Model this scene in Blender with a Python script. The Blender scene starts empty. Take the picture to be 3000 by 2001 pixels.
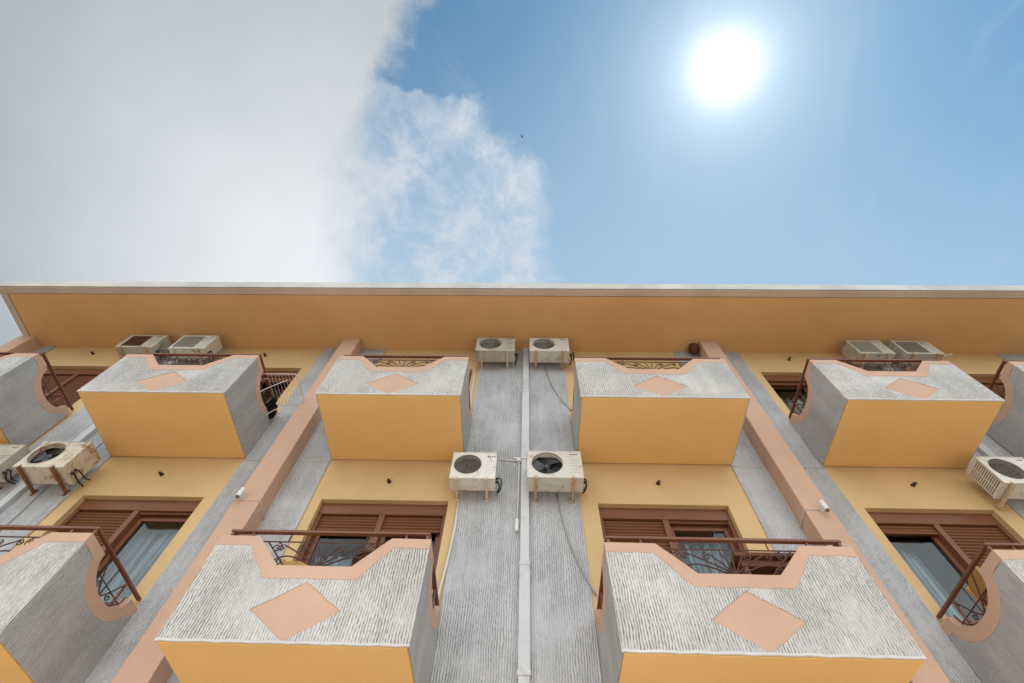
import bpy, bmesh, math, random
from mathutils import Vector, Matrix
from mathutils.geometry import tessellate_polygon
random.seed(7)
C = bpy.context.scene.collection
SC = bpy.context.scene
rad = math.radians
EYE = 1.6                                   # camera height; all "relative" heights below add to it
LOW, UPP = EYE + 1.967, EYE + 4.95          # undersides of the two rows of balconies
SOFFIT = EYE + 7.88

# ------------------------------------------------------------------ materials
def new_mat(name):
    m = bpy.data.materials.new(name); m.use_nodes = True
    nt = m.node_tree
    b = nt.nodes['Principled BSDF']
    return m, nt, b

def nd(nt, t, **kw):
    n = nt.nodes.new(t)
    for k, v in kw.items():
        setattr(n, k, v)
    return n

def math_n(nt, op, a, b=None, c=None, clamp=False):
    n = nd(nt, 'ShaderNodeMath', operation=op, use_clamp=clamp)
    for i, v in enumerate((a, b, c)):
        if v is None: continue
        if isinstance(v, (int, float)): n.inputs[i].default_value = v
        else: nt.links.new(v, n.inputs[i])
    return n.outputs[0]

def mixc(nt, fac, a, b):
    n = nd(nt, 'ShaderNodeMix', data_type='RGBA')
    for s, v in ((n.inputs[0], fac), (n.inputs[6], a), (n.inputs[7], b)):
        if isinstance(v, (int, float)): s.default_value = v
        elif isinstance(v, tuple): s.default_value = (*v, 1)
        else: nt.links.new(v, s)
    return n.outputs[2]

def noise(nt, vec, scale, detail=4, rough=0.6, dist=0.0):
    n = nd(nt, 'ShaderNodeTexNoise')
    n.inputs['Scale'].default_value = scale; n.inputs['Detail'].default_value = detail
    n.inputs['Roughness'].default_value = rough; n.inputs['Distortion'].default_value = dist
    if vec is not None: nt.links.new(vec, n.inputs['Vector'])
    return n.outputs[0]

def sstep(nt, x, lo, hi):
    n = nd(nt, 'ShaderNodeMapRange', interpolation_type='SMOOTHSTEP')
    n.inputs[1].default_value = lo; n.inputs[2].default_value = hi
    nt.links.new(x, n.inputs[0])
    return n.outputs[0]

def pos_of(nt):
    return nd(nt, 'ShaderNodeNewGeometry').outputs['Position']

def scaled(nt, vec, s):
    n = nd(nt, 'ShaderNodeVectorMath', operation='MULTIPLY')
    nt.links.new(vec, n.inputs[0]); n.inputs[1].default_value = s
    return n.outputs[0]

def bump(nt, b, h, strength, dist):
    n = nd(nt, 'ShaderNodeBump'); n.inputs['Strength'].default_value = strength
    n.inputs['Distance'].default_value = dist
    nt.links.new(h, n.inputs['Height']); nt.links.new(n.outputs[0], b.inputs['Normal'])

def plaster(name, col, dirt=(0.28, 0.2, 0.13), amount=0.25, var=0.1, rough=0.85, bumpd=0.004):
    """painted render: slow blotches, a little grime and trowel relief"""
    m, nt, b = new_mat(name)
    p = pos_of(nt)
    n1 = noise(nt, p, 0.9, 5, 0.65)
    dk = tuple(c * (1 - var * 1.6) for c in col); lt = tuple(min(1, c * (1 + var * 0.5)) for c in col)
    base = mixc(nt, sstep(nt, n1, 0.3, 0.7), dk, lt)
    drip = noise(nt, scaled(nt, p, (9.0, 9.0, 0.7)), 1.0, 5, 0.7)
    spots = noise(nt, p, 7.0, 6, 0.75)
    f = math_n(nt, 'MULTIPLY', sstep(nt, drip, 0.53, 0.85), sstep(nt, spots, 0.4, 0.75))
    base = mixc(nt, math_n(nt, 'MULTIPLY', f, amount), base, dirt)
    nt.links.new(base, b.inputs['Base Color'])
    b.inputs['Roughness'].default_value = rough
    b.inputs['Specular IOR Level'].default_value = 0.25
    fine = noise(nt, p, 60.0, 4, 0.6); broad = noise(nt, p, 5.0, 3, 0.5)
    h = math_n(nt, 'ADD', math_n(nt, 'MULTIPLY', fine, 0.25), broad)
    bump(nt, b, h, 0.35, bumpd)
    return m

def stucco(name, col, groove, period=0.0215, rib=1.0, grime=0.70, depth=0.0075):
    """combed render: vertical ribs that wander and break up, grooves coloured dark for both grime and shade"""
    m, nt, b = new_mat(name)
    g = nd(nt, 'ShaderNodeNewGeometry')
    sp = nd(nt, 'ShaderNodeSeparateXYZ'); nt.links.new(g.outputs['Position'], sp.inputs[0])
    sn = nd(nt, 'ShaderNodeSeparateXYZ'); nt.links.new(g.outputs['True Normal'], sn.inputs[0])
    anx = math_n(nt, 'ABSOLUTE', sn.outputs[0]); any_ = math_n(nt, 'ABSOLUTE', sn.outputs[1])
    u = math_n(nt, 'ADD', math_n(nt, 'MULTIPLY', sp.outputs[0], any_), math_n(nt, 'MULTIPLY', sp.outputs[1], anx))
    p = g.outputs['Position']
    wob = noise(nt, scaled(nt, p, (3.0, 3.0, 2.2)), 1.0, 3, 0.5)
    wob2 = noise(nt, scaled(nt, p, (14.0, 14.0, 9.0)), 1.0, 3, 0.6)
    uu = math_n(nt, 'ADD', u, math_n(nt, 'ADD', math_n(nt, 'MULTIPLY', wob, 0.05), math_n(nt, 'MULTIPLY', wob2, 0.026)))
    ph = math_n(nt, 'MULTIPLY', uu, 2 * math.pi / period)
    wave = math_n(nt, 'MULTIPLY_ADD', math_n(nt, 'SINE', ph), 0.5, 0.5)
    wave = math_n(nt, 'POWER', wave, 0.45)                       # round ridges, narrow grooves
    brk = noise(nt, scaled(nt, p, (62.0, 62.0, 26.0)), 1.0, 3, 0.6)     # torn places
    patch = noise(nt, p, 1.7, 4, 0.6)                                   # where the comb bit less
    bite = sstep(nt, patch, 0.3, 0.58)
    bite = math_n(nt, 'MULTIPLY_ADD', bite, 0.7, 0.3)
    hgt = math_n(nt, 'ADD', math_n(nt, 'MULTIPLY', math_n(nt, 'MULTIPLY', wave, bite), rib), math_n(nt, 'MULTIPLY', brk, 1.25))
    deep = math_n(nt, 'SUBTRACT', 1.0, sstep(nt, math_n(nt, 'ADD', wave, math_n(nt, 'MULTIPLY', math_n(nt, 'SUBTRACT', brk, 0.5), 2.6)), 0.05, 0.75))
    grime_shade = math_n(nt, 'MULTIPLY', math_n(nt, 'MULTIPLY', deep, bite), grime * rib)  # groove colour: grime plus the shade that bump alone leaves out
    blot = noise(nt, p, 0.8, 5, 0.7)
    run = noise(nt, scaled(nt, p, (5.0, 5.0, 0.45)), 1.0, 5, 0.7)
    dk = tuple(c * 0.78 for c in col)
    base = mixc(nt, sstep(nt, math_n(nt, 'ADD', math_n(nt, 'MULTIPLY', blot, 0.5), math_n(nt, 'MULTIPLY', run, 0.5)), 0.38, 0.62), dk, col)
    warm = mixc(nt, sstep(nt, noise(nt, p, 2.4, 3, 0.6), 0.52, 0.7), groove, (0.24, 0.13, 0.06))
    base = mixc(nt, grime_shade, base, warm)
    nt.links.new(base, b.inputs['Base Color'])
    b.inputs['Roughness'].default_value = 0.9; b.inputs['Specular IOR Level'].default_value = 0.2
    bump(nt, b, hgt, 1.0, depth)
    return m

def paint(name, col, rough=0.45, var=0.12, wear=None, wear_amt=0.0, scale=12.0, metal=0.0, spec=0.4):
    m, nt, b = new_mat(name)
    tc = nd(nt, 'ShaderNodeNewGeometry').outputs['Position']
    n1 = noise(nt, tc, scale, 5, 0.65)
    dk = tuple(c * (1 - var * 2) for c in col); lt = tuple(min(1, c * (1 + var)) for c in col)
    base = mixc(nt, n1, dk, lt)
    if wear:
        n2 = noise(nt, tc, scale * 0.8, 8, 0.75, 0.6)
        base = mixc(nt, math_n(nt, 'MULTIPLY', sstep(nt, n2, 0.56 - 0.12 * wear_amt, 0.64), min(1, 0.5 + wear_amt * 0.5)), base, wear)
    nt.links.new(base, b.inputs['Base Color'])
    b.inputs['Roughness'].default_value = rough; b.inputs['Metallic'].default_value = metal
    b.inputs['Specular IOR Level'].default_value = spec
    bump(nt, b, noise(nt, tc, scale * 6, 3, 0.6), 0.12, 0.002)
    return m

def cloth(name, col, trans=0.25):
    m, nt, b = new_mat(name)
    p = pos_of(nt)
    st = noise(nt, scaled(nt, p, (26.0, 26.0, 0.4)), 1.0, 3, 0.6)
    st = sstep(nt, st, 0.36, 0.64)  # vertical stripes paint in the light and shade of the folds
    nt.links.new(mixc(nt, st, tuple(c * 0.42 for c in col), tuple(min(1, c * 1.45) for c in col)), b.inputs['Base Color'])
    b.inputs['Roughness'].default_value = 0.95; b.inputs['Specular IOR Level'].default_value = 0.1
    return m

def glass_mat(name):
    m, nt, b = new_mat(name)
    nt.nodes.remove(b)
    out = nt.nodes['Material Output']
    tr = nd(nt, 'ShaderNodeBsdfTransparent'); tr.inputs[0].default_value = (0.86, 0.9, 0.9, 1)
    gl = nd(nt, 'ShaderNodeBsdfGlossy'); gl.inputs['Roughness'].default_value = 0.02
    lw = nd(nt, 'ShaderNodeFresnel'); lw.inputs[0].default_value = 1.35
    mx = nd(nt, 'ShaderNodeMixShader')
    nt.links.new(math_n(nt, 'MINIMUM', math_n(nt, 'MULTIPLY', lw.outputs[0], 0.5), 0.10), mx.inputs[0])
    nt.links.new(tr.outputs[0], mx.inputs[1]); nt.links.new(gl.outputs[0], mx.inputs[2])
    nt.links.new(mx.outputs[0], out.inputs[0])
    return m

M = {}
M['ochre'] = plaster('ochre_render', (0.735, 0.457, 0.182), amount=0.2, var=0.035)
M['cream'] = plaster('pale_ochre_render', (0.645, 0.45, 0.232), amount=0.25, var=0.07)
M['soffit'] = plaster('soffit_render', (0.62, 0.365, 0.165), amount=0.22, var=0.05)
M['pink'] = plaster('pink_render', (0.575, 0.375, 0.275), amount=0.3, var=0.06)
M['stucco'] = stucco('combed_stucco', (0.655, 0.64, 0.61), (0.13, 0.115, 0.10))
M['stucco_side'] = stucco('darker_combed_stucco', (0.50, 0.495, 0.485), (0.2, 0.18, 0.165), rib=0.6, grime=0.75, depth=0.009)  # darker tone and weaker ribs than the front facing
M['stucco_wall'] = stucco('grey_wall_stucco', (0.56, 0.57, 0.585), (0.2, 0.195, 0.19), period=0.0235, rib=0.75, grime=0.75, depth=0.010)
M['border'] = plaster('roof_border_render', (0.55, 0.44, 0.36), amount=0.5, var=0.1)
M['fascia'] = plaster('roof_edge_render', (0.62, 0.60, 0.56), dirt=(0.2, 0.18, 0.16), amount=0.9, var=0.14)
M['roof'] = plaster('roof_screed', (0.45, 0.43, 0.4), amount=0.3)
M['shutter'] = paint('brown_shutter_paint', (0.185, 0.066, 0.03), rough=0.62, spec=0.25, var=0.1, scale=7)
M['frame'] = paint('brown_frame_paint', (0.20, 0.073, 0.034), rough=0.42, var=0.1, scale=7)
M['rail'] = paint('oxide_red_iron', (0.19, 0.07, 0.042), rough=0.4, var=0.15, wear=(0.22, 0.10, 0.05), wear_amt=0.4, scale=18)
M['iron'] = paint('dark_wrought_iron', (0.085, 0.036, 0.025), rough=0.6, var=0.15, scale=18)
M['case'] = paint('aged_white_casing', (0.63, 0.60, 0.54), rough=0.5, var=0.08, wear=(0.30, 0.20, 0.12), wear_amt=0.25, scale=6)
M['case_dirty'] = paint('grimy_casing', (0.50, 0.465, 0.385), rough=0.6, var=0.14, wear=(0.22, 0.17, 0.12), wear_amt=0.35, scale=7)
M['case_clean'] = paint('clean_white_casing', (0.72, 0.69, 0.63), rough=0.45, var=0.06, wear=(0.42, 0.32, 0.22), wear_amt=0.0, scale=5)
M['case_rust'] = paint('rust_stained_casing', (0.64, 0.58, 0.48), rough=0.55, var=0.12, wear=(0.27, 0.105, 0.035), wear_amt=0.62, scale=8)
M['rust'] = paint('flaking_rust', (0.27, 0.105, 0.04), rough=0.85, var=0.3, wear=(0.09, 0.03, 0.015), wear_amt=0.5, scale=20)
M['arm'] = paint('cream_bracket_paint', (0.66, 0.53, 0.38), rough=0.55, var=0.1, wear=(0.34, 0.15, 0.06), wear_amt=0.3, scale=14)
M['arm_rust'] = paint('rusting_bracket_paint', (0.58, 0.38, 0.23), rough=0.7, var=0.2, wear=(0.30, 0.12, 0.05), wear_amt=0.5, scale=14)
M['black'] = paint('black_plastic', (0.018, 0.018, 0.02), rough=0.4, var=0.2, scale=20)
M['cavity'] = paint('dark_fan_cavity', (0.03, 0.028, 0.027), rough=0.8, var=0.2, scale=20)
M['fan'] = paint('grey_fan_plastic', (0.05, 0.052, 0.058), rough=0.3, var=0.1, scale=9)
M['mesh'] = paint('dusty_grille_wire', (0.22, 0.19, 0.155), rough=0.6, var=0.2, scale=20)
M['mesh_grey'] = paint('grey_grille', (0.30, 0.275, 0.235), rough=0.6, var=0.15, scale=14)
M['mesh_rust'] = paint('rusted_grille', (0.12, 0.04, 0.018), rough=0.85, var=0.3, scale=14)
M['bead'] = plaster('white_edge_render', (0.60, 0.59, 0.57), amount=0.5, var=0.08)
M['badge'] = paint('badge_print', (0.05, 0.05, 0.055), rough=0.4, scale=20)
M['pipe'] = paint('white_downpipe_paint', (0.56, 0.575, 0.59), rough=0.45, var=0.06, wear=(0.42, 0.39, 0.35), wear_amt=0.1, scale=4)
M['conduit'] = paint('offwhite_conduit', (0.66, 0.63, 0.58), rough=0.5, var=0.06, scale=8)
M['cable_grey'] = paint('grey_cable', (0.34, 0.335, 0.32), rough=0.6, var=0.1, scale=12)
M['lamp'] = paint('white_lamp_housing', (0.72, 0.71, 0.69), rough=0.4, var=0.05, scale=14)
M['socket'] = paint('brown_lampholder', (0.055, 0.028, 0.015), rough=0.5, var=0.2, scale=20)
M['curtain'] = cloth('pale_curtain', (0.36, 0.42, 0.47))
M['curtain_warm'] = cloth('cream_curtain', (0.62, 0.60, 0.52))
M['glass'] = glass_mat('window_glass')
M['room'] = plaster('room_plaster', (0.32, 0.29, 0.25), amount=0.1)
M['wood'] = paint('varnished_wood', (0.20, 0.075, 0.035), rough=0.45, var=0.2, scale=9)
M['wood_gold'] = paint('yellow_pine', (0.52, 0.27, 0.07), rough=0.45, var=0.15, scale=9)
M['wicker'] = paint('brown_wicker', (0.17, 0.075, 0.04), rough=0.8, var=0.3, scale=40)
M['terracotta'] = paint('terracotta', (0.36, 0.15, 0.08), rough=0.85, var=0.15, scale=12)
M['wire'] = paint('white_coated_wire', (0.66, 0.6, 0.56), rough=0.4, var=0.05, scale=10)
M['laundry'] = paint('black_cloth', (0.015, 0.015, 0.017), rough=0.95, var=0.3, scale=12, spec=0.1)
M['bird'] = paint('dark_feathers', (0.02, 0.02, 0.022), rough=0.9, scale=3)
M['nest'] = paint('dry_mud', (0.12, 0.05, 0.025), rough=0.95, var=0.3, scale=50)

# ------------------------------------------------------------------ mesh helpers
def box(bm, x0, x1, y0, y1, z0, z1):
    vs = [bm.verts.new((x, y, z)) for z in (z0, z1) for y in (y0, y1) for x in (x0, x1)]
    for f in ((0, 2, 3, 1), (4, 5, 7, 6), (0, 1, 5, 4), (2, 6, 7, 3), (0, 4, 6, 2), (1, 3, 7, 5)):
        bm.faces.new([vs[i] for i in f])
    return vs

def tube(bm, pts, r, sides=6, flat=None, closed=False):
    """sweep a small section along a polyline"""
    pts = [Vector(p) for p in pts]
    n = len(pts); rings = []
    t0 = (pts[1] - pts[0]).normalized()
    ref = Vector((0, 0, 1)) if abs(t0.z) < 0.9 else Vector((1, 0, 0))
    a = t0.cross(ref).normalized()
    for i, p in enumerate(pts):
        t = (pts[min(i + 1, n - 1)] - pts[max(i - 1, 0)])
        if t.length < 1e-9: t = t0
        t.normalize()
        a = (a - t * a.dot(t))
        if a.length < 1e-6: a = t.orthogonal()
        a.normalize(); b2 = t.cross(a)
        rr = r[i] if isinstance(r, (list, tuple)) else r
        rings.append([bm.verts.new(p + (a * math.cos(k * 2 * math.pi / sides) + b2 * math.sin(k * 2 * math.pi / sides)) * rr) for k in range(sides)])
    for i in range(n - 1):
        for k in range(sides):
            bm.faces.new((rings[i][k], rings[i][(k + 1) % sides], rings[i + 1][(k + 1) % sides], rings[i + 1][k]))
    bm.faces.new(rings[0][::-1]); bm.faces.new(rings[-1])

def prism(bm, outline, axis, d0, d1):
    """extrude a planar outline: axis 'y' -> outline is (x,z); axis 'x' -> outline is (y,z); 'z' -> (x,y)"""
    def P(a, b, d):
        return (a, d, b) if axis == 'y' else ((d, a, b) if axis == 'x' else (a, b, d))
    v0 = [bm.verts.new(P(a, b, d0)) for a, b in outline]
    v1 = [bm.verts.new(P(a, b, d1)) for a, b in outline]
    tris = tessellate_polygon([[Vector((a, b, 0)) for a, b in outline]])
    for t in tris:
        try:
            bm.faces.new([v0[i] for i in t]); bm.faces.new([v1[i] for i in reversed(t)])
        except ValueError: pass
    n = len(outline)
    for i in range(n):
        j = (i + 1) % n
        bm.faces.new((v0[i], v0[j], v1[j], v1[i]))

def prism_hole(bm, outline, hole, d0, d1):
    """as prism along y, with one hole"""
    pts = list(outline) + list(hole)
    v0 = [bm.verts.new((a, d0, b)) for a, b in pts]; v1 = [bm.verts.new((a, d1, b)) for a, b in pts]
    tris = tessellate_polygon([[Vector((a, b, 0)) for a, b in outline], [Vector((a, b, 0)) for a, b in hole]])
    for t in tris:
        try:
            bm.faces.new([v0[i] for i in t]); bm.faces.new([v1[i] for i in reversed(t)])
        except ValueError: pass
    n = len(outline)
    for base, cnt in ((0, n), (n, len(hole))):
        for i in range(cnt):
            j = (i + 1) % cnt
            bm.faces.new((v0[base + i], v0[base + j], v1[base + j], v1[base + i]))

def lathe(bm, prof, o, axis='z', seg=20):
    """prof: (radius, height) list"""
    o = Vector(o); rings = []
    for r, h in prof:
        ring = []
        for k in range(seg):
            c, s = math.cos(2 * math.pi * k / seg) * r, math.sin(2 * math.pi * k / seg) * r
            v = Vector((c, s, h)) if axis == 'z' else (Vector((c, -h, s)) if axis == 'y' else Vector((h, c, s)))
            ring.append(bm.verts.new(o + v))
        rings.append(ring)
    for i in range(len(rings) - 1):
        for k in range(seg):
            bm.faces.new((rings[i][k], rings[i][(k + 1) % seg], rings[i + 1][(k + 1) % seg], rings[i + 1][k]))
    bm.faces.new(rings[0][::-1]); bm.faces.new(rings[-1])

def put(name, bm, mat, parent=None, bev=0.0, smooth=False, loc=None):
    bmesh.ops.recalc_face_normals(bm, faces=bm.faces)
    me = bpy.data.meshes.new(name); bm.to_mesh(me); bm.free()
    me.materials.append(M[mat] if isinstance(mat, str) else mat)
    if smooth:
        for f in me.polygons: f.use_smooth = True
    o = bpy.data.objects.new(name, me); C.objects.link(o)
    if parent: o.parent = parent
    if loc: o.location = loc
    if bev:
        md = o.modifiers.new('edge', 'BEVEL'); md.width = bev; md.segments = 2; md.limit_method = 'ANGLE'; md.angle_limit = rad(40)
    return o

def tag(o, label=None, cat=None, group=None, kind=None):
    if label: o['label'] = label
    if cat: o['category'] = cat
    if group: o['group'] = group
    if kind: o['kind'] = kind
    return o

def thing(name, loc, label, cat, group=None):
    o = bpy.data.objects.new(name, None); C.objects.link(o); o.location = loc
    o.empty_display_size = 0.1
    return tag(o, label, cat, group)

NB = bmesh.new

# ------------------------------------------------------------------ the setting
bm = NB(); s = 400
for v in ((-s, -s), (s, -s), (s, s), (-s, s)): bm.verts.new((v[0], v[1], 0))
bm.faces.new(bm.verts[:] if False else list(bm.verts))
gm = plaster('dark_earth_and_asphalt', (0.13, 0.12, 0.105), amount=0.3, var=0.12)
tag(put('ground', bm, gm), kind='structure')
bm = NB(); box(bm, -9.6, 9.6, -9.5, -0.002, 0.004, 0.12)  # unseen pale patch, sized to bounce light up at the middle of the facade
pm = plaster('bounce_pavement_slabs', (0.54, 0.49, 0.42), amount=0.4, var=0.12)
tag(put('bounce_pavement', bm, pm, bev=0.01), kind='structure')

# ------------------------------------------------------------------ the building
B = thing('apartment_building', (0, 0, 0), 'ochre and grey apartment building with two rows of pink-trimmed balconies, seen from below', 'building')
XL, XR = -9.25, 12.6
# name of bay: x0, x1 of balcony; opening x0, x1
BAY = {'far_left': (-8.60, -6.78, -8.46, -6.96), 'outer_left': (-5.513, -3.669, -5.33, -3.845), 'inner_left': (-2.548, -0.776, -2.42, -0.90),
       'inner_right': (0.662, 2.668, 0.86, 2.375), 'outer_right': (3.79, 5.605, 3.93, 5.39), 'far_right': (6.375, 8.2, 6.62, 8.1)}
DOORTOP = {LOW: EYE + 4.275, UPP: EYE + 7.225}
YEL = {'far_left': (-8.72, -6.72), 'outer_left': (-5.50, -3.68), 'inner_left': (-2.545, -0.785), 'inner_right': (0.655, 2.645), 'outer_right': (3.80, 5.62), 'far_right': (6.36, 8.3)}

# main wall with real openings (grid of quads, holes left out, deep reveals)
def build_wall():
    bm = NB()
    holes = []
    for k, (a, b, o0, o1) in BAY.items():
        for zb in (LOW, UPP):
            holes.append((o0, o1, zb + 0.15, DOORTOP[zb]))
        holes.append((o0, o1, 0.12, 2.7))
    xs = sorted({XL, XR} | {h[0] for h in holes} | {h[1] for h in holes})
    zs = sorted({0.0, SOFFIT} | {h[2] for h in holes} | {h[3] for h in holes})
    for i in range(len(xs) - 1):
        for j in range(len(zs) - 1):
            cx, cz = (xs[i] + xs[i + 1]) / 2, (zs[j] + zs[j + 1]) / 2
            if any(h[0] < cx < h[1] and h[2] < cz < h[3] for h in holes): continue
            for y in (0.0, 0.24):
                q = [bm.verts.new(v) for v in ((xs[i], y, zs[j]), (xs[i + 1], y, zs[j]), (xs[i + 1], y, zs[j + 1]), (xs[i], y, zs[j + 1]))]
                bm.faces.new(q if y == 0 else q[::-1])
    for x0, x1, z0, z1 in holes:
        for q in (((x0, 0, z0), (x0, .24, z0), (x0, .24, z1), (x0, 0, z1)), ((x1, 0, z0), (x1, 0, z1), (x1, .24, z1), (x1, .24, z0)),
                  ((x0, 0, z1), (x0, .24, z1), (x1, .24, z1), (x1, 0, z1)), ((x0, 0, z0), (x1, 0, z0), (x1, .24, z0), (x0, .24, z0))):
            bm.faces.new([bm.verts.new(v) for v in q])
    # end and back walls
    for q in (((XL, 0, 0), (XL, 0, SOFFIT), (XL, 7, SOFFIT), (XL, 7, 0)), ((XR, 0, 0), (XR, 7, 0), (XR, 7, SOFFIT), (XR, 0, SOFFIT)),
              ((XL, 7, 0), (XL, 7, SOFFIT), (XR, 7, SOFFIT), (XR, 7, 0))):
        bm.faces.new([bm.verts.new(v) for v in q])
    bmesh.ops.remove_doubles(bm, verts=bm.verts, dist=1e-5)
    me = bpy.data.meshes.new('wall'); bm.to_mesh(me); bm.free(); me.materials.append(M['cream'])
    o = bpy.data.objects.new('wall', me); C.objects.link(o); o.parent = B
    return o
build_wall()
# rooms behind the doors
bm = NB()
for z in (0.02, LOW - 0.02, UPP - 0.02, SOFFIT - 0.1):
    box(bm, XL + 0.1, XR - 0.1, 0.25, 3.2, z - 0.05, z)
box(bm, XL + 0.1, XR - 0.1, 3.2, 3.3, 0, SOFFIT - 0.05)
for x in (-9.0, -6.15, -3.12, 0.0, 3.2, 6.0, 9.2):
    box(bm, x - 0.06, x + 0.06, 0.25, 3.19, 0.03, SOFFIT - 0.16)
put('room_interior', bm, 'room', B)

# grey combed stucco between the ochre strips, 14 mm proud of the wall
edges = [XL]
for k in ('far_left', 'outer_left', 'inner_left', 'inner_right', 'outer_right', 'far_right'): edges += list(YEL[k])
edges += [XR]
for i in range(0, len(edges), 2):
    bm = NB(); box(bm, edges[i], edges[i + 1], -0.014, 0.01, 0.0, SOFFIT - 0.002)
    put('stucco_panel', bm, 'stucco_wall', B)

# pilasters
for x0, x1 in ((-9.29, -8.99), (-3.275, -2.975), (3.06, 3.36), (9.36, 9.66)):
    bm = NB(); box(bm, x0, x1, -0.242, 0.0, 0.0, SOFFIT - 0.001)
    put('pilaster', bm, 'pink', B, bev=0.008)

# roof with its overhang
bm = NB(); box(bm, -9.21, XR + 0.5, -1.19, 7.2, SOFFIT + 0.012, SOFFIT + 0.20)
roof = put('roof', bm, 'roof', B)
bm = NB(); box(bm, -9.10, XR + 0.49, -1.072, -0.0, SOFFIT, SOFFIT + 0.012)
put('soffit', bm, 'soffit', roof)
bm = NB(); box(bm, -9.235, XR + 0.51, -1.205, -1.085, SOFFIT - 0.012, SOFFIT + 0.16); box(bm, -9.235, -9.115, -1.085, 7.2, SOFFIT - 0.012, SOFFIT + 0.16)
put('soffit_border', bm, 'border', roof, bev=0.006)
# slightly uneven roof edge
bm = NB()
n = 90
def wav(i): return 0.006 * math.sin(i * 0.37) + 0.005 * math.sin(i * 1.3 + 1)
for i in range(n):
    xa = -9.245 + (XR + 0.76 - 0.0) * 0 + i * (XR + 9.76) / n; xb = -9.245 + (i + 1) * (XR + 9.76) / n
    za, zb_ = SOFFIT + 0.225 + wav(i), SOFFIT + 0.225 + wav(i + 1)
    pr = [(-1.218, SOFFIT + 0.0), (-1.218, None), (-1.08, None), (-1.08, SOFFIT + 0.0)]
    A = [bm.verts.new((xa, y, za if z is None else z)) for y, z in pr]; Bv = [bm.verts.new((xb, y, zb_ if z is None else z)) for y, z in pr]
    for a, b in ((0, 1), (1, 2), (2, 3)): bm.faces.new((A[a], A[b], Bv[b], Bv[a]))
    if i == 0: bm.faces.new(A)
    if i == n - 1: bm.faces.new(Bv[::-1])
bmesh.ops.remove_doubles(bm, verts=bm.verts, dist=1e-5)
put('fascia', bm, 'fascia', roof)

# downpipes (square section, jointed) as parts of the building
def downpipe(x, w=0.105):
    bm = NB(); d = -0.075
    zs = [0.1, EYE + 1.2, EYE + 2.35, EYE + 3.4, EYE + 4.97, EYE + 6.5, SOFFIT - 0.003]
    for i in range(len(zs) - 1):
        g = 0.004 if i % 2 else 0.0
        box(bm, x - w / 2 + g, x + w / 2 - g, d + g, -0.0145, zs[i], zs[i + 1] - 0.003)
        if i: box(bm, x - w / 2 - 0.006, x + w / 2 + 0.006, d - 0.006, -0.0147, zs[i] - 0.03, zs[i] + 0.012)
    put('downpipe', bm, 'pipe', B, bev=0.004)
downpipe(0.005); downpipe(-6.12); downpipe(6.03)

# ------------------------------------------------------------------ balconies
H = 0.888
def spiral(cx, cz, r0, turns, a0, sgn, y, n=22):
    return [(cx + r0 * (1 - 0.8 * i / n) * math.cos(a0 + sgn * turns * 2 * math.pi * i / n), y, cz + r0 * (1 - 0.8 * i / n) * math.sin(a0 + sgn * turns * 2 * math.pi * i / n)) for i in range(n + 1)]

def bez(p0, p1, p2, p3, n=12):
    r = []
    for i in range(n + 1):
        t = i / n; a = (1 - t) ** 3; b = 3 * (1 - t) ** 2 * t; c = 3 * (1 - t) * t * t; d = t ** 3
        r.append(tuple(a * p0[k] + b * p1[k] + c * p2[k] + d * p3[k] for k in range(len(p0))))
    return r

def jit(pts, rnd, amp=0.003, step=0.022):
    """hand-finished edge: cut a polyline into short pieces that wander a little"""
    out = [pts[0]]
    for (xa, za), (xb, zb_) in zip(pts, pts[1:]):
        L = math.hypot(xb - xa, zb_ - za)
        n = max(1, int(L / step)); nx, nz = -(zb_ - za) / max(L, 1e-6), (xb - xa) / max(L, 1e-6)
        ph = rnd.uniform(0, 6)
        for i in range(1, n):
            t = i / n; d = amp * (0.6 * rnd.uniform(-1, 1) + 0.7 * math.sin(ph + i * 0.55))
            out.append((xa + (xb - xa) * t + nx * d, za + (zb_ - za) * t + nz * d))
        out.append((xb, zb_))
    return out

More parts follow.
